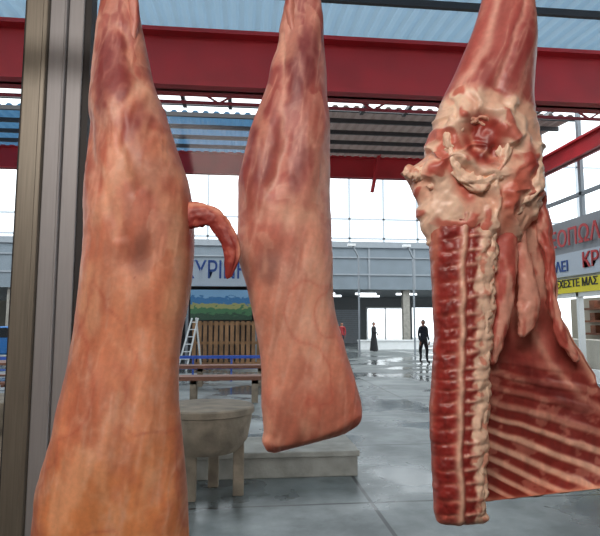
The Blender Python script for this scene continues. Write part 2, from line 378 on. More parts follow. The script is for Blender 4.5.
def colR(px,py):
    rib,rz=ribf(px,py); n=fbm(px/9,py/16,91,3); a=ribph(px,py)
    c=np.zeros(px.shape+(3,))+np.array((198,114,100.))
    c=mixc(c,(150,60,54),sst(py,310,370)*0.8)
    c=mixc(c,(238,196,174),(1-sst(py,270,365))*sst(n,0.36,0.58)*0.8)
    c=mixc(c,(130,44,40),rz*0.85)
    c=mixc(c,(242,200,176),rz*rib*(0.35+0.6*sst(a,385,420)))
    c=mixc(c,(230,180,158),rz*sst(fbm(px/12,py/10,291,3),0.54,0.68)*0.4)
    c=mixc(c,(160,66,58),blob(px,py,556,345,9,46,-24,4)*0.75)
    c=mixc(c,(230,180,158),line(px,py,[(528,330),(548,365),(575,395),(605,412)],4)*0.6)
    c=mixc(c,(244,204,178),line(px,py,[(538,205),(548,250),(555,310),(571,345),(592,380)],4)*0.85)
    c=mixc(c,(236,186,160),line(px,py,[(486,500),(530,498),(604,487)],4)*0.7)
    c=mixc(c,(104,34,34),line(px,py,[(496,320),(510,355),(538,385),(580,410)],8)*0.55)
    return c*(0.88+0.24*fbm(px/5,py/16,93,3))[...,None]
def relR(px,py):
    rib,rz=ribf(px,py)
    return 0.004*rz*rib+0.008*(fbm(px/18,py/22,95,2)-0.5)+0.005*line(px,py,[(538,205),(548,250),(555,310),(571,345),(590,378)],4)+0.004*line(px,py,[(528,330),(548,365),(575,395),(605,412)],6)
def depR(f,px,py):
    k=sst(py,200,300); return k*(0.05*np.sin(np.pi*np.clip(f,0,1))**0.8+0.01*f)+0.012
rowsR=[(488,196,537,200,0.006),(486,225,544,228,0.008),(485,255,550,256,0.009),(484,290,554,288,0.009),(483,325,560,318,0.009),(482,355,574,345,0.01),(481,385,591,372,0.01),(480,412,602,398,0.01),(479,438,609,424,0.01),
 (478,462,613,450,0.009),(478,482,610,470,0.008),(478,495,606,482,0.007),(480,502,602,488,0.002)]
loft('rib_wall',rowsR,D3-0.008,colR,relR,MEAT,e3,nr=320,nc=320,depthf=depR,ex=1.0)
def colP(px,py):
    c=np.zeros(px.shape+(3,))+np.array((186,92,82.)); return mixc(c,(236,188,168),sst(fbm(px/6,py/26,97,3),0.45,0.64)*0.75)
def colW(px,py):
    c=np.zeros(px.shape+(3,))+np.array((226,168,150.)); return mixc(c,(196,106,92),sst(fbm(px/6,py/22,99,3),0.46,0.68)*0.7)
def colF(px,py):
    c=np.zeros(px.shape+(3,))+np.array((248,218,194.)); c=mixc(c,(218,144,122),sst(fbm(px/10,py/10,77,3),0.56,0.68)*0.65); return c
tube('tenderloin',[(497,185),(502,225),(504,265),(502,305),(497,340),(492,365)],D3+0.0,[9,12,12,10,7,3],colP,MEAT,e3,seed=12,nr=90,nc=28)
tube('flank_fat_flap',[(518,176),(518,210),(520,245),(526,275),(529,303),(526,325),(520,337)],D3+0.004,[6,7,7,9,11,8,3],colW,FAT,e3,seed=14,nr=90,nc=28,flat=0.7)
tube('flank_edge',[(538,190),(543,225),(549,262),(552,300),(562,335),(578,362)],D3+0.005,[6,6,5,5,5,3],colP,FAT,e3,seed=15,nr=120,nc=24,lump=0.4,ls=0.12)
tube('cut_leg_fat_rim',[(452,150),(450,134),(462,121),(480,118),(497,128),(505,148),(500,168),(484,182),(464,180),(453,164),(450,146)],D3-0.045,[6,7,7,6,8,8,7,8,7,6,5],colF,FAT,e3,seed=21,nr=160,nc=36,lump=0.5,flat=0.8,ls=0.12)
tube('pelvic_fat_sheet',[(500,180),(514,172),(528,160),(536,168),(534,188),(520,200),(506,214)],D3-0.03,[7,9,8,7,8,8,5],colF,FAT,e3,seed=23,nr=120,nc=36,lump=0.5,flat=0.7,ls=0.12)
tube('flank_fat_tip',[(440,186),(426,176),(412,173),(407,178)],D3-0.022,[9,9,7,4],colF,FAT,e3,seed=25,nr=60,nc=36,lump=0.4,flat=0.7,ls=0.12)
tube('chine_fat',[(484,205),(486,240),(485,280),(483,320),(482,360),(481,400),(479,440),(479,480),(480,515)],D3-0.022,[10,9,8,8.5,7,7.5,6.5,7,6],colF,FAT,e3,seed=27,nr=260,nc=40,lump=0.5,flat=0.6,ls=0.11)
# ---- rail and hooks (just above the frame)
rz=2.36
a=Hh*0.955-Rt*1.1; b=Hh*0.955+Rt*1.1
rl=beams('meat_hanging_rail',[(Vector((a.x,a.y,rz)),Vector((b.x,b.y,rz)),0.012,0.05)]+[(Vector((q.x,q.y,rz)),Vector((q.x,q.y,2.95)),0.02,0.02) for q in (a*0.97+b*0.03,b*0.97+a*0.03)],steel)
for i,(px,D) in enumerate(((117,D1),(304,D2),(504,D3))):
    top=P(px,-62,D); q=Hh*0.955+Rt*((top-Hh*D).dot(Rt))
    he=empty('meat_hook' if i==0 else 'meat_hook.%03d'%i)
    z0=top.z; x,y=top.x,top.y
    curve('s_hook',[(x,y-0.035,z0+0.03),(x,y-0.035,z0-0.0),(x,y-0.01,z0-0.025),(x,y+0.02,z0-0.01),(x,y+0.022,z0+0.04),(q.x,q.y,rz-0.05),(q.x,q.y-0.02,rz),(q.x,q.y-0.005,rz+0.035),(q.x,q.y+0.02,rz+0.02),(q.x,q.y+0.02,rz-0.01)],0.0035,steel,he)

# ================================================================ SHOP ROOM
plaster=mat('plaster_wall',(205,190,178),0.7,noise=0.06,nscale=3)
alu=mat('brushed_aluminium',(140,138,128),0.42,0.55,noise=0.12,nscale=6,stretch=(30,30,1.0))
alul=mat('aluminium_pale_face',(158,162,166),0.5,0.3,noise=0.06,nscale=6,stretch=(30,30,1.0))
alud=mat('dark_gasket',(38,40,42),0.6)
WYp=1.45
XL,XR=-2.4,3.0
boxes('wall_left_shop',[(XL-0.1,-2.6,0,XL,WYp+0.1,2.95)],plaster)
boxes('wall_right_shop',[(XR,-2.6,0,XR+0.1,WYp+0.1,2.95)],plaster)
boxes('wall_back_shop',[(XL,-2.7,0,XR,-2.6,2.95)],plaster)
boxes('wall_front_shop',[(XL,WYp,0,XR,WYp+0.1,0.8),(XL,WYp,2.75,XR,WYp+0.1,2.95)],plaster)
boxes('ceiling_shop',[(XL-0.1,-2.7,2.95,XR+0.1,WYp+0.1,3.05)],plaster)
wf=empty('window_1')
x0=WY(12,268,WYp).x; x1=WY(80,268,WYp).x
w=x1-x0
boxes('mullion',[(x0+w*p,WYp+c,0.8,x0+w*q,WYp+d,2.75) for p,q,c,d in [(0,0.30,0.00,0.07),(0.30,0.38,-0.02,0.07)]],alu,wf,0.003)
boxes('mullion_face',[(x0+w*p,WYp+c,0.8,x0+w*q,WYp+d,2.75) for p,q,c,d in [(0.38,0.62,-0.005,0.07),(0.62,0.66,-0.015,0.07),(0.66,0.90,0.0,0.07)]],alul,wf,0.003)
boxes('gasket',[(x0+w*0.90,WYp+0.01,0.8,x1,WYp+0.06,2.75),(x0-0.006,WYp+0.01,0.8,x0,WYp+0.06,2.75)],alud,wf)
boxes('frame_rails',[(XL,WYp-0.01,0.80,XR,WYp+0.08,0.87),(XL,WYp-0.01,2.68,XR,WYp+0.08,2.75)],alu,wf,0.004)
gm=bpy.data.materials.new('window_glass'); gm.use_nodes=True; nt=gm.node_tree; nt.nodes.clear()
o_=nt.nodes.new('ShaderNodeOutputMaterial'); t_=nt.nodes.new('ShaderNodeBsdfTransparent'); g_=nt.nodes.new('ShaderNodeBsdfGlossy'); mx=nt.nodes.new('ShaderNodeMixShader')
t_.inputs[0].default_value=(0.97,0.98,0.98,1); g_.inputs['Roughness'].default_value=0.08; mx.inputs[0].default_value=0.004
nt.links.new(t_.outputs[0],mx.inputs[1]); nt.links.new(g_.outputs[0],mx.inputs[2]); nt.links.new(mx.outputs[0],o_.inputs[0])
boxes('glass_pane',[(XL,WYp+0.035,0.87,x0,WYp+0.041,2.68),(x1,WYp+0.035,0.87,XR,WYp+0.041,2.68)],gm,wf)

# ================================================================ HALL
fm=bpy.data.materials.new('wet_concrete_floor'); fm.use_nodes=True; nt=fm.node_tree; b=nt.nodes['Principled BSDF']
tc=nt.nodes.new('ShaderNodeTexCoord'); mp=nt.nodes.new('ShaderNodeMapping'); nt.links.new(tc.outputs['Object'],mp.inputs[0])
mp.inputs['Location'].default_value=(-1.13,-0.4,0)
br=nt.nodes.new('ShaderNodeTexBrick'); br.offset=0; br.inputs['Scale'].default_value=1.0; br.inputs['Brick Width'].default_value=2.2; br.inputs['Row Height'].default_value=2.2
br.inputs['Mortar Size'].default_value=0.02; br.inputs['Mortar Smooth'].default_value=0.3
br.inputs['Color1'].default_value=(1,1,1,1); br.inputs['Color2'].default_value=(0.8,0.82,0.83,1); br.inputs['Mortar'].default_value=(0.18,0.18,0.19,1)
nt.links.new(mp.outputs[0],br.inputs['Vector'])
n=nt.nodes.new('ShaderNodeTexNoise'); n.inputs['Scale'].default_value=0.9; n.inputs['Detail'].default_value=9; n.inputs['Roughness'].default_value=0.68
nt.links.new(tc.outputs['Object'],n.inputs['Vector'])
n3=nt.nodes.new('ShaderNodeTexNoise'); n3.inputs['Scale'].default_value=0.55; n3.inputs['Detail'].default_value=5; nt.links.new(mp.outputs[0],n3.inputs['Vector'])
rp=nt.nodes.new('ShaderNodeValToRGB'); rp.color_ramp.elements[0].position=0.38; rp.color_ramp.elements[1].position=0.62
rp.color_ramp.elements[0].color=(*lin((76,82,82)),1); rp.color_ramp.elements[1].color=(*lin((134,139,138)),1)
nt.links.new(n.outputs['Fac'],rp.inputs[0])
wet=nt.nodes.new('ShaderNodeMapRange'); wet.inputs['From Min'].default_value=0.47; wet.inputs['From Max'].default_value=0.56; nt.links.new(n3.outputs['Fac'],wet.inputs[0])
wc=nt.nodes.new('ShaderNodeMix'); wc.data_type='RGBA'; wc.blend_type='MULTIPLY'; wc.inputs[7].default_value=(0.6,0.62,0.63,1)
nt.links.new(wet.outputs[0],wc.inputs[0]); nt.links.new(rp.outputs[0],wc.inputs[6])
ml=nt.nodes.new('ShaderNodeMix'); ml.data_type='RGBA'; ml.blend_type='MULTIPLY'; ml.inputs[0].default_value=1
nt.links.new(wc.outputs[2],ml.inputs[6]); nt.links.new(br.outputs['Color'],ml.inputs[7]); nt.links.new(ml.outputs[2],b.inputs['Base Color'])
rr=nt.nodes.new('ShaderNodeMapRange'); rr.inputs['To Min'].default_value=0.40; rr.inputs['To Max'].default_value=0.15
nt.links.new(wet.outputs[0],rr.inputs[0]); nt.links.new(rr.outputs[0],b.inputs['Roughness'])
bp=nt.nodes.new('ShaderNodeBump'); bp.inputs['Strength'].default_value=0.12; bp.inputs['Distance'].default_value=0.02; nt.links.new(n.outputs['Fac'],bp.inputs['Height']); nt.links.new(bp.outputs[0],b.inputs['Normal'])
meshobj('floor',[(-26,-3,0),(26,-3,0),(26,60,0),(-26,60,0)],[(0,1,2,3)],fm)

red=mat('red_steel',(172,28,38),0.5,noise=0.15,nscale=2)
redd=mat('red_steel_dark',(150,34,42),0.55,noise=0.12,nscale=2)
conc=mat('concrete',(146,142,134),0.8,noise=0.2,nscale=6,bump=0.4)
conct=mat('weathered_table_concrete',(128,114,98),0.8,noise=0.3,nscale=7,bump=0.5)
concl=mat('concrete_fascia',(112,122,130),0.75,noise=0.08,nscale=1.5)
white=mat('white_paint',(220,222,222),0.6,noise=0.04)
grey=mat('grey_paint',(132,138,144),0.6,noise=0.05)
gdk=mat('dark_grey_wall',(92,96,98),0.7,noise=0.08)
dark=mat('dark_steel',(62,60,62),0.6)
HXL,HXR=-17.0,9.6
zb=WY(350,95,7.6).z; zt=WY(350,40,7.6).z
boxes('red_roof_beam',[(HXL,7.5,zb,HXR,7.9,zb+0.06),(HXL,7.66,zb,HXR,7.74,zt),(HXL,7.5,zt-0.06,HXR,7.9,zt)],red)
zb2=WY(350,178,20).z; zt2=WY(350,157,20).z
boxes('red_roof_beam.001',[(HXL,19.85,zb2,HXR,20.15,zb2+0.06),(HXL,19.97,zb2,HXR,20.03,zt2),(HXL,19.85,zt2-0.06,HXR,20.15,zt2)],red)
p0=WX(600,128,9.0)
boxes('red_roof_beam.002',[(8.85,8.0,p0.z-0.5,9.15,19.8,p0.z-0.44),(8.96,8.0,p0.z-0.5,9.04,19.8,p0.z),(8.85,8.0,p0.z-0.06,9.15,19.8,p0.z)],red)
beams('red_roof_brace',[(WY(388,108,19.6),WY(372,192,19.6),0.12,0.16),(WY(366,108,19.6),WY(388,150,19.6),0.06,0.06)],red)
tr=[]
for x in np.arange(-15,9,1.8):
    tr+=[((x,12.0,6.55),(x+0.9,12.0,7.1),0.04,0.04),((x+0.9,12.0,7.1),(x+1.8,12.0,6.55),0.04,0.04)]
tr+=[((HXL,12,6.55),(HXR,12,6.55),0.06,0.06),((HXL,12,7.1),(HXR,12,7.1),0.06,0.06)]
beams('roof_truss',tr,redd)
def corr(name,xa,xb,ya,yb,za,zb_,m):
    n=int((xb-xa)/0.03); V=[];F=[]
    for i in range(n+1):
        x=xa+(xb-xa)*i/n; dz=0.035*max(-1,min(1,1.8*math.sin(2*math.pi*x/0.30)))
        V+=[(x,ya,za+dz),(x,yb,zb_+dz)]
    for i in range(n): F.append((2*i,2*i+1,2*i+3,2*i+2))
    return meshobj(name,V,F,m)
sheet=mat('corrugated_translucent_sheet',(172,200,220),0.5,noise=0.06,nscale=1,trans=0.25)
sheetb=mat('corrugated_blue_sheet',(96,146,184),0.5,noise=0.06,nscale=1,trans=0.25)
sheetd=mat('corrugated_brown_sheet',(146,128,122),0.6,noise=0.1,nscale=1,trans=0.16)
def cz(y): return 7.15+(y-9)*0.075
corr('ceiling_near',HXL,HXR,4.0,12.4,cz(4),cz(12.4),sheet)
corr('ceiling_blue',HXL,0.6,15.2,20,cz(15.2),cz(20),sheetb)
corr('ceiling_brown',0.6,HXR,14.2,20,cz(14.2),cz(20),sheetd)
boxes('ceiling_purlins',[(HXL,y-0.04,cz(y)-0.16,HXR,y+0.04,cz(y)-0.04) for y in (5.5,7,8.5,10,11.4,12.4,13.3,14.2,15.2,16.4,17.6,18.8)]+[(x-0.05,12.4,cz(12.4)-0.1,x+0.05,14.2,cz(12.4)) for x in np.arange(-16,9,1.2)],dark)
boxes('ceiling_slab_front',[(HXL,1.6,3.3,HXR,1.9,6.7)],conc)
YF=34.0
zA=WY(300,289,YF).z; zB=WY(300,247,YF).z; zC=WY(300,241,YF).z
boxes('gallery_fascia',[(-26,YF,zA,26,YF+0.3,zB)],concl)
boxes('gallery_parapet_trim',[(-26,YF-0.15,zB,26,YF+0.3,zC),(-26,YF-0.08,zA+0.9,26,YF,zA+1.0),(-26,YF-0.1,zA+2.0,26,YF,zA+2.08)]+[(x,YF-0.06,zA,x+0.12,YF,zB) for x in np.arange(-25,26,3)],grey)
boxes('gallery_floor',[(-26,YF+0.3,zA,26,44,zA+0.25)],grey)
zT=WY(300,150,YF+2).z
wl=[(x-0.07,YF+2,zC-1,x+0.07,YF+2.1,zT) for x in np.arange(-24,26,2.4)]+[(-26,YF+2,z-0.06,26,YF+2.1,z+0.06) for z in (zC+0.55,zC+1.9,zT-0.6)]
boxes('window_2',wl,mat('pale_window_frame',(176,182,188),0.6))
d0=WY(366,310,44).x; d1=WY(404,310,44).x; d2=WY(412,310,44).x; d3=WY(446,310,44).x
boxes('wall_far',[(-26,44,0,d0,44.3,zA),(d3,44,0,26,44.3,zA),(d0,44,2.9,d3,44.3,zA),(d1,44,0,d2,44.3,2.9)],gdk)
boxes('door_frame_far',[(d0,43.95,0,d0+0.12,44,2.9),(d1-0.12,43.95,0,d1,44,2.9),(d0,43.95,2.8,d1,44,2.92),((d0+d1)/2-.05,43.95,0,(d0+d1)/2+.05,44,2.9)],white)
boxes('shop_shutter_far',[(d0-4.2,43.9,0.16*i,d0-0.6,43.96,0.14+0.16*i) for i in range(17)],grey)
boxes('column',[(x-0.22,YF+0.35,0,x+0.22,YF+0.75,zA) for x in (-14,-8,-2,4.0,10.6,16)],conc)
em=mat('fluorescent_tube',(255,255,255),0.5,emis=(245,250,255),es=4)
fl=empty('fluorescent_lamps')
boxes('tubes',[(x,38,zA-0.12,x+1.5,38.15,zA) for x in (-10,-6,-2,2,5,8,11)]+[(x,41,zA-0.12,x+1.5,41.15,zA) for x in (3,6,9)],em,fl)
a=WY(358,352,32.6); b_=WY(424,352,32.6)
boxes('low_white_wall',[(a.x,32.3,0,b_.x,32.6,0.5),(a.x-0.05,32.25,0.5,b_.x+0.05,32.65,0.58)],white)
for i,px in enumerate((359,414)):
    g=WY(px,300,27.5)
    lp=empty('lamp_post' if i==0 else 'lamp_post.001')
    beams('pole',[((g.x,27.5,0),(g.x,27.5,5.0),0.08,0.08),((g.x,27.5,5.0),(g.x-0.35,27.3,5.6),0.07,0.07)],grey,lp)
    boxes('lamp_head',[(g.x-0.6,27.2,5.55,g.x-0.2,27.45,5.68)],white,lp)
# ---- market stall with sign
st=empty('market_stall'); YS=21.0
xa=WY(60,300,YS).x; xb=WY(262,300,YS).x
zs0=WY(220,286,YS).z; zs1=WY(220,262,YS).z
boxes('stall_walls',[(xa,YS+0.3,0,xa+0.15,YS+4,zs0),(xb-0.15,YS+0.3,0,xb,YS+4,zs0),(xa,YS+4,0,xb,YS+4.1,zs0),(xa,YS+0.3,zs0,xb,YS+4,zs0+0.1)],dark,st)
boxes('stall_signboard',[(xa,YS+0.1,zs0,xb,YS+0.2,zs1)],mat('signboard_white',(186,196,206),0.5),st)
blue=mat('blue_letters',(30,70,140),0.5)
tw=WY(182,285,YS)
text('stall_sign_letters','ΚΥΡΙΝΗΣ',(tw.x,YS+0.09,zs0+0.12),0.95,(math.pi/2,0,0),blue,st,0.72)
pm=bpy.data.materials.new('landscape_poster'); pm.use_nodes=True; nt=pm.node_tree; b=nt.nodes['Principled BSDF']
tc=nt.nodes.new('ShaderNodeTexCoord'); sp=nt.nodes.new('ShaderNodeSeparateXYZ'); nt.links.new(tc.outputs['Generated'],sp.inputs[0])
nn=nt.nodes.new('ShaderNodeTexNoise'); nn.inputs['Scale'].default_value=9; nt.links.new(tc.outputs['Generated'],nn.inputs['Vector'])
ma=nt.nodes.new('ShaderNodeMath'); ma.operation='MULTIPLY_ADD'; ma.inputs[1].default_value=0.5; nt.links.new(nn.outputs['Fac'],ma.inputs[0]); nt.links.new(sp.outputs['Z'],ma.inputs[2])
r=nt.nodes.new('ShaderNodeValToRGB'); r.color_ramp.interpolation='CONSTANT'
els=[(0,(50,80,60)),(0.45,(70,120,80)),(0.65,(160,160,100)),(0.78,(60,120,170)),(1.0,(130,175,210))]
r.color_ramp.elements[0].color=(*lin(els[0][1]),1); r.color_ramp.elements[1].position=0.999; r.color_ramp.elements[1].color=(*lin(els[4][1]),1)
for p,c in els[1:4]:
    e=r.color_ramp.elements.new(p); e.color=(*lin(c),1)
nt.links.new(ma.outputs[0],r.inputs[0]); nt.links.new(r.outputs[0],b.inputs['Base Color'])
q0=WY(190,320,YS+0.2); q1=WY(252,290,YS+0.2)
boxes('stall_poster',[(q0.x,YS+0.2,q0.z,q1.x,YS+0.25,q1.z)],pm,st)
boxes('stall_awning_posts',[(x-0.05,YS+0.15,0,x+0.05,YS+0.25,zs0) for x in (xa+0.05,WY(187,300,YS).x,WY(256,300,YS).x)],grey,st)
wood=mat('pallet_wood',(140,104,72),0.75,noise=0.3,nscale=3)
wood2=mat('bench_wood',(118,74,56),0.6,noise=0.2,nscale=3)
pa=WY(192,350,19.5).x; pb=WY(262,350,19.5).x; ph=WY(220,321,19.5).z
pl=[(x,19.5,0.0,x+0.13,19.53,ph) for x in np.arange(pa,pb,0.19)]+[(pa,19.53,z,pb,19.58,z+0.1) for z in (0.1,ph/2,ph-0.15)]
boxes('wooden_pallet_fence',pl,wood)
def fl0(px,Y): v=WY(px,330,Y); v.z=0; return v
fr=[(fl0(178,18.5),WY(192,318,18.5),0.05,0.08),(fl0(187,18.5),WY(198,318,18.5),0.05,0.08)]
for k in np.linspace(0.08,0.92,7):
    fr.append((fr[0][0].lerp(fr[0][1],k),fr[1][0].lerp(fr[1][1],k),0.03,0.03))
fr.append((fl0(202,19.2),WY(196,318,18.6),0.05,0.05))
beams('step_ladder',fr,white)
bl=mat('blue_paint',(40,80,170),0.5)
yR=15.0; gz=WY(220,357,yR).z; g0=WY(150,357,yR); g1=WY(262,357,yR)
beams('blue_guard_rail',[((g0.x-4,yR,gz),(g1.x+0.3,yR,gz),0.07,0.08),((g0.x-4,yR,gz-0.3),(g1.x+0.3,yR,gz-0.3),0.04,0.04)]+[((x,yR,0),(x,yR,gz),0.05,0.05) for x in np.linspace(g0.x-4,g1.x+0.2,8)],bl)
def bench(name,px0,px1,pyf):
    g=G((px0+px1)/2,pyf); Y=g.y; xa=WY(px0,pyf,Y).x; xb=WY(px1,pyf,Y).x
    e=empty(name)
    boxes('seat',[(xa,Y+0.16*i,0.44,xb,Y+0.16*i+0.13,0.52) for i in range(3)],wood2,e,0.005)
    ll=[]
    for k in range(3):
        x=xa+0.1+(xb-xa-0.3)*k/2; ll+=[(x,Y+0.03,0,x+0.12,Y+0.12,0.44),(x,Y+0.34,0,x+0.12,Y+0.43,0.44),(x,Y+0.03,0.37,x+0.12,Y+0.43,0.44)]
    boxes('legs',ll,conct,e)
    return e
bench('wooden_bench',120,262,404)
bench('wooden_bench.001',130,266,387)
tb=empty('round_concrete_table'); g=G(205,495); tcx,tcy=g.x,g.y
topz=WY(205,405,tcy).z
R_=0.43
lathe('table_drum',[(R_-0.14,topz-0.40),(R_-0.05,topz-0.30),(R_-0.01,topz-0.10),(R_-0.012,topz-0.07),(R_+0.01,topz-0.06),(R_+0.01,topz-0.012),(R_-0.005,topz)],conct,tb,64,(tcx,tcy,0))
lg=[]
for (dx,dy) in ((-0.12,-0.15),(0.30,-0.02),(-0.28,0.12),(0.06,0.26)):
    lg.append((tcx+dx-0.05,tcy+dy-0.05,0,tcx+dx+0.05,tcy+dy+0.05,topz-0.28))
boxes('legs',lg,conct,tb,0.01)
g0=G(358,476); g1=G(150,476)
boxes('low_concrete_platform',[(g1.x-0.6,g0.y,0,g0.x,g0.y+0.75,0.2),(g1.x-0.6,g0.y-0.02,0.2,g0.x+0.02,g0.y+0.77,0.26)],conc,None,0.01)
t2=empty('round_concrete_table.001'); g=G(-25,498)
lathe('table_drum',[(0.28,0.55),(0.39,0.68),(0.42,0.80),(0.42,0.86),(0.41,0.87)],conct,t2,64,(g.x,g.y,0))
boxes('legs',[(g.x+dx-0.05,g.y+dy-0.05,0,g.x+dx+0.05,g.y+dy+0.05,0.6) for dx,dy in ((-.2,-.15),(.22,-.1),(0,.25))],conct,t2)
t3=empty('wooden_picnic_table'); g=G(-12,404)
boxes('table_top',[(g.x-1.6,g.y+0.16*i,0.74,g.x+1.2,g.y+0.16*i+0.145,0.79) for i in range(5)],wood2,t3)
boxes('seat',[(g.x-1.6,g.y-0.55,0.42,g.x+1.2,g.y-0.3,0.46),(g.x-1.6,g.y+1.1,0.42,g.x+1.2,g.y+1.35,0.46)],wood2,t3)
beams('legs',sum([[((x,g.y-0.45,0),(x,g.y+0.6,0.74),0.08,0.08),((x,g.y+1.25,0),(x,g.y+0.2,0.74),0.08,0.08),((x,g.y-0.5,0.4),(x,g.y+1.3,0.4),0.06,0.06)] for x in (g.x-1.3,g.x+0.45)],[]),wood2,t3)
# blue car parked beyond, far left
car=empty('blue_car'); g=WY(0,330,23.5); cx=g.x; y0c,y1c=23.0,24.7
carp=mat('blue_car_paint',(30,110,180),0.25); cglass=mat('car_window_tint',(30,36,42),0.1); rub=mat('tyre_rubber',(22,22,22),0.8)
prof=[(-2.1,.35),(-2.1,.75),(-1.95,.9),(-1.3,.98),(-.7,1.42),(.5,1.46),(1.25,1.0),(1.95,.88),(2.1,.7),(2.1,.35),(1.75,.32),(1.62,.6),(1.3,.68),(.98,.6),(.85,.32),(-.85,.32),(-.98,.6),(-1.3,.68),(-1.62,.6),(-1.75,.32)]
V=[(cx+x,y,z) for y in (y0c,y1c) for x,z in prof]; n=len(prof)
o=meshobj('body',V,[tuple(range(n)),tuple(range(n,2*n))[::-1]]+[(i,(i+1)%n,n+(i+1)%n,n+i) for i in range(n)],carp,car)
o.modifiers.new('b','BEVEL').width=0.05
meshobj('side_windows',[(cx+x,y,z) for y in (y0c-.02,y1c+.02) for x,z in ((-1.12,1.0),(-.66,1.36),(.46,1.39),(1.08,1.0))],[(0,1,2,3),(7,6,5,4)],cglass,car)
for x in (-1.3,1.3):
    for y in (y0c-.05,y1c-.15): lathe('wheel',[(0.2,0),(0.3,0.02),(0.31,0.1),(0.3,0.2),(0.2,0.22)],rub,car,24,(cx+x,y,0.31),'y')
# ---- right shop row
bs=empty('butcher_shopfront'); XW=9.1
def wz(px,py): return WX(px,py,XW)
cream=mat('shop_wall',(178,172,160),0.7,noise=0.06)
yel=mat('yellow_signboard',(224,206,40),0.5); wsg=mat('pale_signboard',(176,184,194),0.5)
redl=mat('red_letters',(180,36,40),0.5); blk=mat('black_letters',(30,30,40),0.5)
za,zb_=wz(590,291).z,wz(590,276).z
zr0,zr1=wz(590,246).z,wz(590,228).z
YE=24.0
boxes('shop_wall',[(XW+0.1,4,zb_,XW+0.3,YE,zr0+0.9)],mat('shop_fascia',(140,142,146),0.7),bs)
boxes('yellow_board',[(XW,6,za,XW+0.1,17.2,zb_)],yel,bs)
boxes('pale_board',[(XW+0.04,6,zb_+0.08,XW+0.1,16.8,zr0-0.05)],wsg,bs)
ystart=wz(542,240).y
text('shop_letters_red','ΡΕΟΠΩΛΕΙΟ',(XW-0.02,ystart,zr0+0.02),0.66,(math.pi/2,0,-math.pi/2),redl,bs,1.0)
text('shop_letters_blue','ΚΡΕ',(XW+0.02,wz(581,262).y,zb_+0.15),0.56,(math.pi/2,0,-math.pi/2),redl,bs,1.0)
text('shop_letters_left','ΩΛΕΙ',(XW+0.02,wz(548,262).y,zb_+0.15),0.42,(math.pi/2,0,-math.pi/2),blue,bs,1.0)
text('yellow_board_letters','ΔΕΧΕΣΤΕ ΜΑΣ   ΑΡΝΙΑ',(XW-0.01,wz(552,286).y,za+0.1),0.30,(math.pi/2,0,-math.pi/2),blk,bs,1.0)
fr=[]
for y in np.arange(5,18,1.5): fr.append((XW+0.05,y-0.05,0,XW+0.2,y+0.05,za))
fr+=[(XW+0.05,5,0,XW+0.2,17,0.35),(XW+0.05,5,za-0.12,XW+0.2,17,za)]
boxes('shop_window_frames',fr,white,bs)
boxes('shop_counter',[(XW+0.4,5,0,XW+1.1,16.5,1.1)],cream,bs)
boxes('shop_interior_wall',[(XW+2.4,4,0,XW+2.5,18,za)],cream,bs)
boxes('shop_interior_shelves',[(XW+2.0,5,z,XW+2.4,17,z+0.06) for z in (1.2,1.6,2.0)]+[(XW+2.05,y,z+0.06,XW+2.3,y+0.25,z+0.3) for z in (1.2,1.6,2.0) for y in np.arange(5.2,16.5,0.55)],mat('shelf_goods',(130,80,60),0.6,noise=0.5,nscale=3),bs)
boxes('wall_right_end',[(XW+0.1,17.3,0,XW+0.3,YE,zb_-0.01)],cream)
wl=[(XW+0.3,y-0.06,zr0+0.9,XW+0.4,y+0.06,8.2) for y in np.arange(4,YE+.1,2)]+[(XW+0.3,4,z-0.05,XW+0.4,YE,z+0.05) for z in (5.2,6.6,8.1)]
boxes('window_3',wl,grey)
boxes('wall_left',[(HXL-0.3,2,0,HXL,60,3.2)],cream)
wl=[(HXL-0.2,y-0.06,3.2,HXL-0.1,y+0.06,8.2) for y in np.arange(2,34,2)]+[(HXL-0.2,2,z-0.05,HXL-0.1,33,z+0.05) for z in (3.3,5.2,6.6,8.1)]
boxes('window_4',wl,grey)

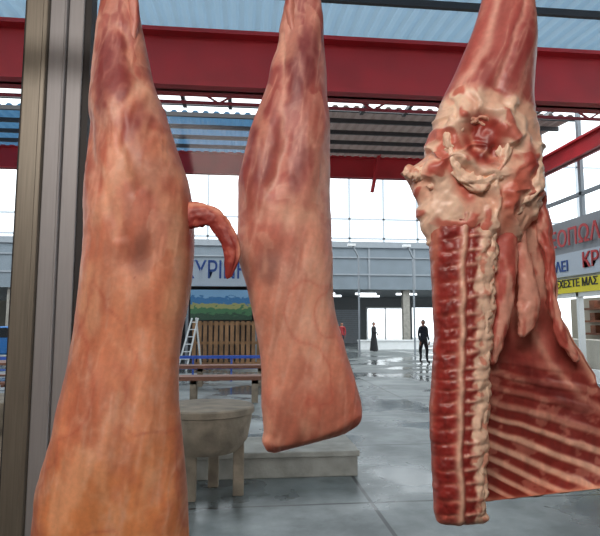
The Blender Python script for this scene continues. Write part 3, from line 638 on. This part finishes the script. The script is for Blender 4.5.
# ================================================================ PEOPLE
skin=mat('skin',(150,105,85),0.5); hair=mat('hair',(28,24,22),0.7)
def person(name,loc,h,rz,shirt,pants,robe=False,arm='down',stride=0.1):
    s=h/1.72; e=empty(name)
    V=[(0,0,.95),(0,0,1.12),(0,0,1.32),(0,0,1.44),(0,.0,1.52)]
    R=[(.15,.11),(.145,.10),(.17,.11),(.12,.085),(.05,.05)]
    E=[(0,1),(1,2),(2,3),(3,4)]
    def add(p,r,par): V.append(p);R.append(r if isinstance(r,tuple) else (r,r));E.append((par,len(V)-1));return len(V)-1
    for sg in (-1,1):
        fw=stride*sg
        k=add((sg*.09,-fw*0.1,.86),.10,0);k=add((sg*.10,-fw*0.9,.50),.065,k);k=add((sg*.10,-fw*0.6,.28),.055,k);k=add((sg*.10,-fw,.08),.042,k);k=add((sg*.11,-fw-.14,.035),(.04,.035),k)
        k=add((sg*.18,0,1.40),.06,3)
        if arm=='down':
            k=add((sg*.235,.02,1.14),.046,k);k=add((sg*.235,-.05,.90),.034,k); hand=(sg*.235,-.06,.86)
        else:
            k=add((sg*.24,.0,1.15),.046,k);k=add((sg*.12,-.2,1.08),.036,k); hand=(sg*.08,-.23,1.09)
        hv=Vector(hand)
        hm=bpy.data.meshes.new('hand'); hV=[hv,hv+Vector((0,-.01,-.07))];hE=[(0,1)];hR=[.026,.028]
        for fi in range(4):
            o1=hv+Vector((0,(-.03+.02*fi),-.085)); o2=o1+Vector((-sg*.008,-.003,-.045+abs(fi-1.5)*.006)); o3=o2+Vector((-sg*.015,-.002,-.025))
            n=len(hV); hV+=[o1,o2,o3]; hR+=[.010,.009,.007]; hE+=[(1,n),(n,n+1),(n+1,n+2)]
        n=len(hV); hV+=[hv+Vector((-sg*.01,-.04,-.04)),hv+Vector((-sg*.015,-.055,-.075))]; hR+=[.011,.008]; hE+=[(0,n),(n,n+1)]
        hm.from_pydata([tuple(v) for v in hV],hE,[])
        ho=bpy.data.objects.new('hand',hm); link(ho,e); sk=ho.modifiers.new('s','SKIN')
        for i,r_ in enumerate(hR): hm.skin_vertices[0].data[i].radius=(r_,r_)
        hm.skin_vertices[0].data[0].use_root=True; ho.modifiers.new('ss','SUBSURF').levels=1
        hm.materials.append(skin)
    me=bpy.data.meshes.new('body'); me.from_pydata(V,E,[])
    o=bpy.data.objects.new('body_tmp',me); link(o); o.modifiers.new('s','SKIN')
    for i,r_ in enumerate(R): me.skin_vertices[0].data[i].radius=r_
    me.skin_vertices[0].data[0].use_root=True
    ss=o.modifiers.new('ss','SUBSURF'); ss.levels=2
    dg=bpy.context.evaluated_depsgraph_get(); nm=bpy.data.meshes.new_from_object(o.evaluated_get(dg))
    bpy.data.objects.remove(o)
    nm.materials.clear()
    for m_ in (shirt,pants,skin,hair): nm.materials.append(m_)
    for p in nm.polygons:
        c=p.center; p.use_smooth=True
        p.material_index= 2 if c.z>1.475 else (3 if c.z<0.09 else (1 if (c.z<0.93 and abs(c.x)<0.2) else 0))
    link(bpy.data.objects.new('body',nm),e)
    bm=bmesh.new(); bmesh.ops.create_uvsphere(bm,u_segments=24,v_segments=18,radius=1)
    for v in bm.verts:
        x,y,z=v.co; t=1-0.25*max(0,-z); v.co=Vector((x*.078*t,y*.097*t,z*.118))
        if y<-0.6 and abs(x)<.22 and -.35<z<.1: v.co.y-=.018
        if y<-.7 and abs(z-.05)<.12 and .2<abs(x)<.5: v.co.y+=.008
        if abs(x)>.9 and abs(z)<.25: v.co.x*=1.13
        if y<-.7 and -.55<z<-.42 and abs(x)<.3: v.co.y-=.005
        v.co.z+=1.61
    hm=bpy.data.meshes.new('head'); bm.to_mesh(hm); bm.free(); hm.materials.append(skin); hm.materials.append(hair)
    for p in hm.polygons:
        p.use_smooth=True
        if p.center.z>1.66 or (p.center.y>0.015 and p.center.z>1.56): p.material_index=1
    link(bpy.data.objects.new('head',hm),e)
    if robe:
        V=[];F=[];n=32; pr=[(.14,1.46),(.2,1.38),(.2,1.2),(.2,1.0),(.24,.7),(.29,.35),(.33,.06)]
        for (r_,z) in pr:
            for i in range(n):
                a=2*math.pi*i/n; k=r_*(1+0.05*math.sin(a*7)*(1.4-z)); V.append((k*math.cos(a),k*.72*math.sin(a),z))
        for k in range(len(pr)-1):
            for i in range(n): F.append((k*n+i,k*n+(i+1)%n,(k+1)*n+(i+1)%n,(k+1)*n+i))
        meshobj('long_coat',V,F,shirt,e,True)
    zmin=min(v.co.z for v in nm.vertices)
    e.location=(loc[0],loc[1],-zmin*s); e.rotation_euler=(0,0,rz); e.scale=(s,s,s)
navy=mat('navy_jacket',(30,34,44),0.8); blk2=mat('black_cloth',(22,22,26),0.8); rdj=mat('red_jacket',(150,40,45),0.8)
g=G(424,363); person('standing_person',(g.x,g.y,0),1.72,0.4,navy,blk2)
g=G(374,351.5); person('standing_person.001',(g.x,g.y,0),1.66,1.2,blk2,blk2,robe=True,arm='fold',stride=0.05)
g=G(342,350); person('standing_person.002',(g.x,g.y,0),1.65,-0.6,rdj,navy)

# ================================================================ LIGHT
w_=bpy.data.worlds.new('sky'); sc.world=w_; w_.use_nodes=True; bg=w_.node_tree.nodes['Background']
bg.inputs[0].default_value=(0.90,0.96,1.0,1); bg.inputs[1].default_value=2.4
def area(name,loc,rot,sx,sy,power,color):
    l=bpy.data.lights.new(name,'AREA'); l.shape='RECTANGLE'; l.size=sx; l.size_y=sy; l.energy=power; l.color=color
    o=bpy.data.objects.new(name,l); link(o); o.location=loc; o.rotation_euler=rot; return o
area('skylight_strip',(-3.5,13.3,7.75),(0,0,0),24,1.6,450,(0.92,0.97,1))
area('hall_fill_far',(0,27,12),(0,0,0),30,8,1000,(0.92,0.97,1))  # added fill light over the far hall, no roof opening there
def look(o,t): o.rotation_euler=(Vector(t)-o.location).to_track_quat('-Z','Y').to_euler()
l=area('shop_ceiling_lamp',(-0.5,-0.7,2.75),(0,0,0),1.2,0.4,31,(1,0.85,0.76)); look(l,(0.1,1.0,1.3))
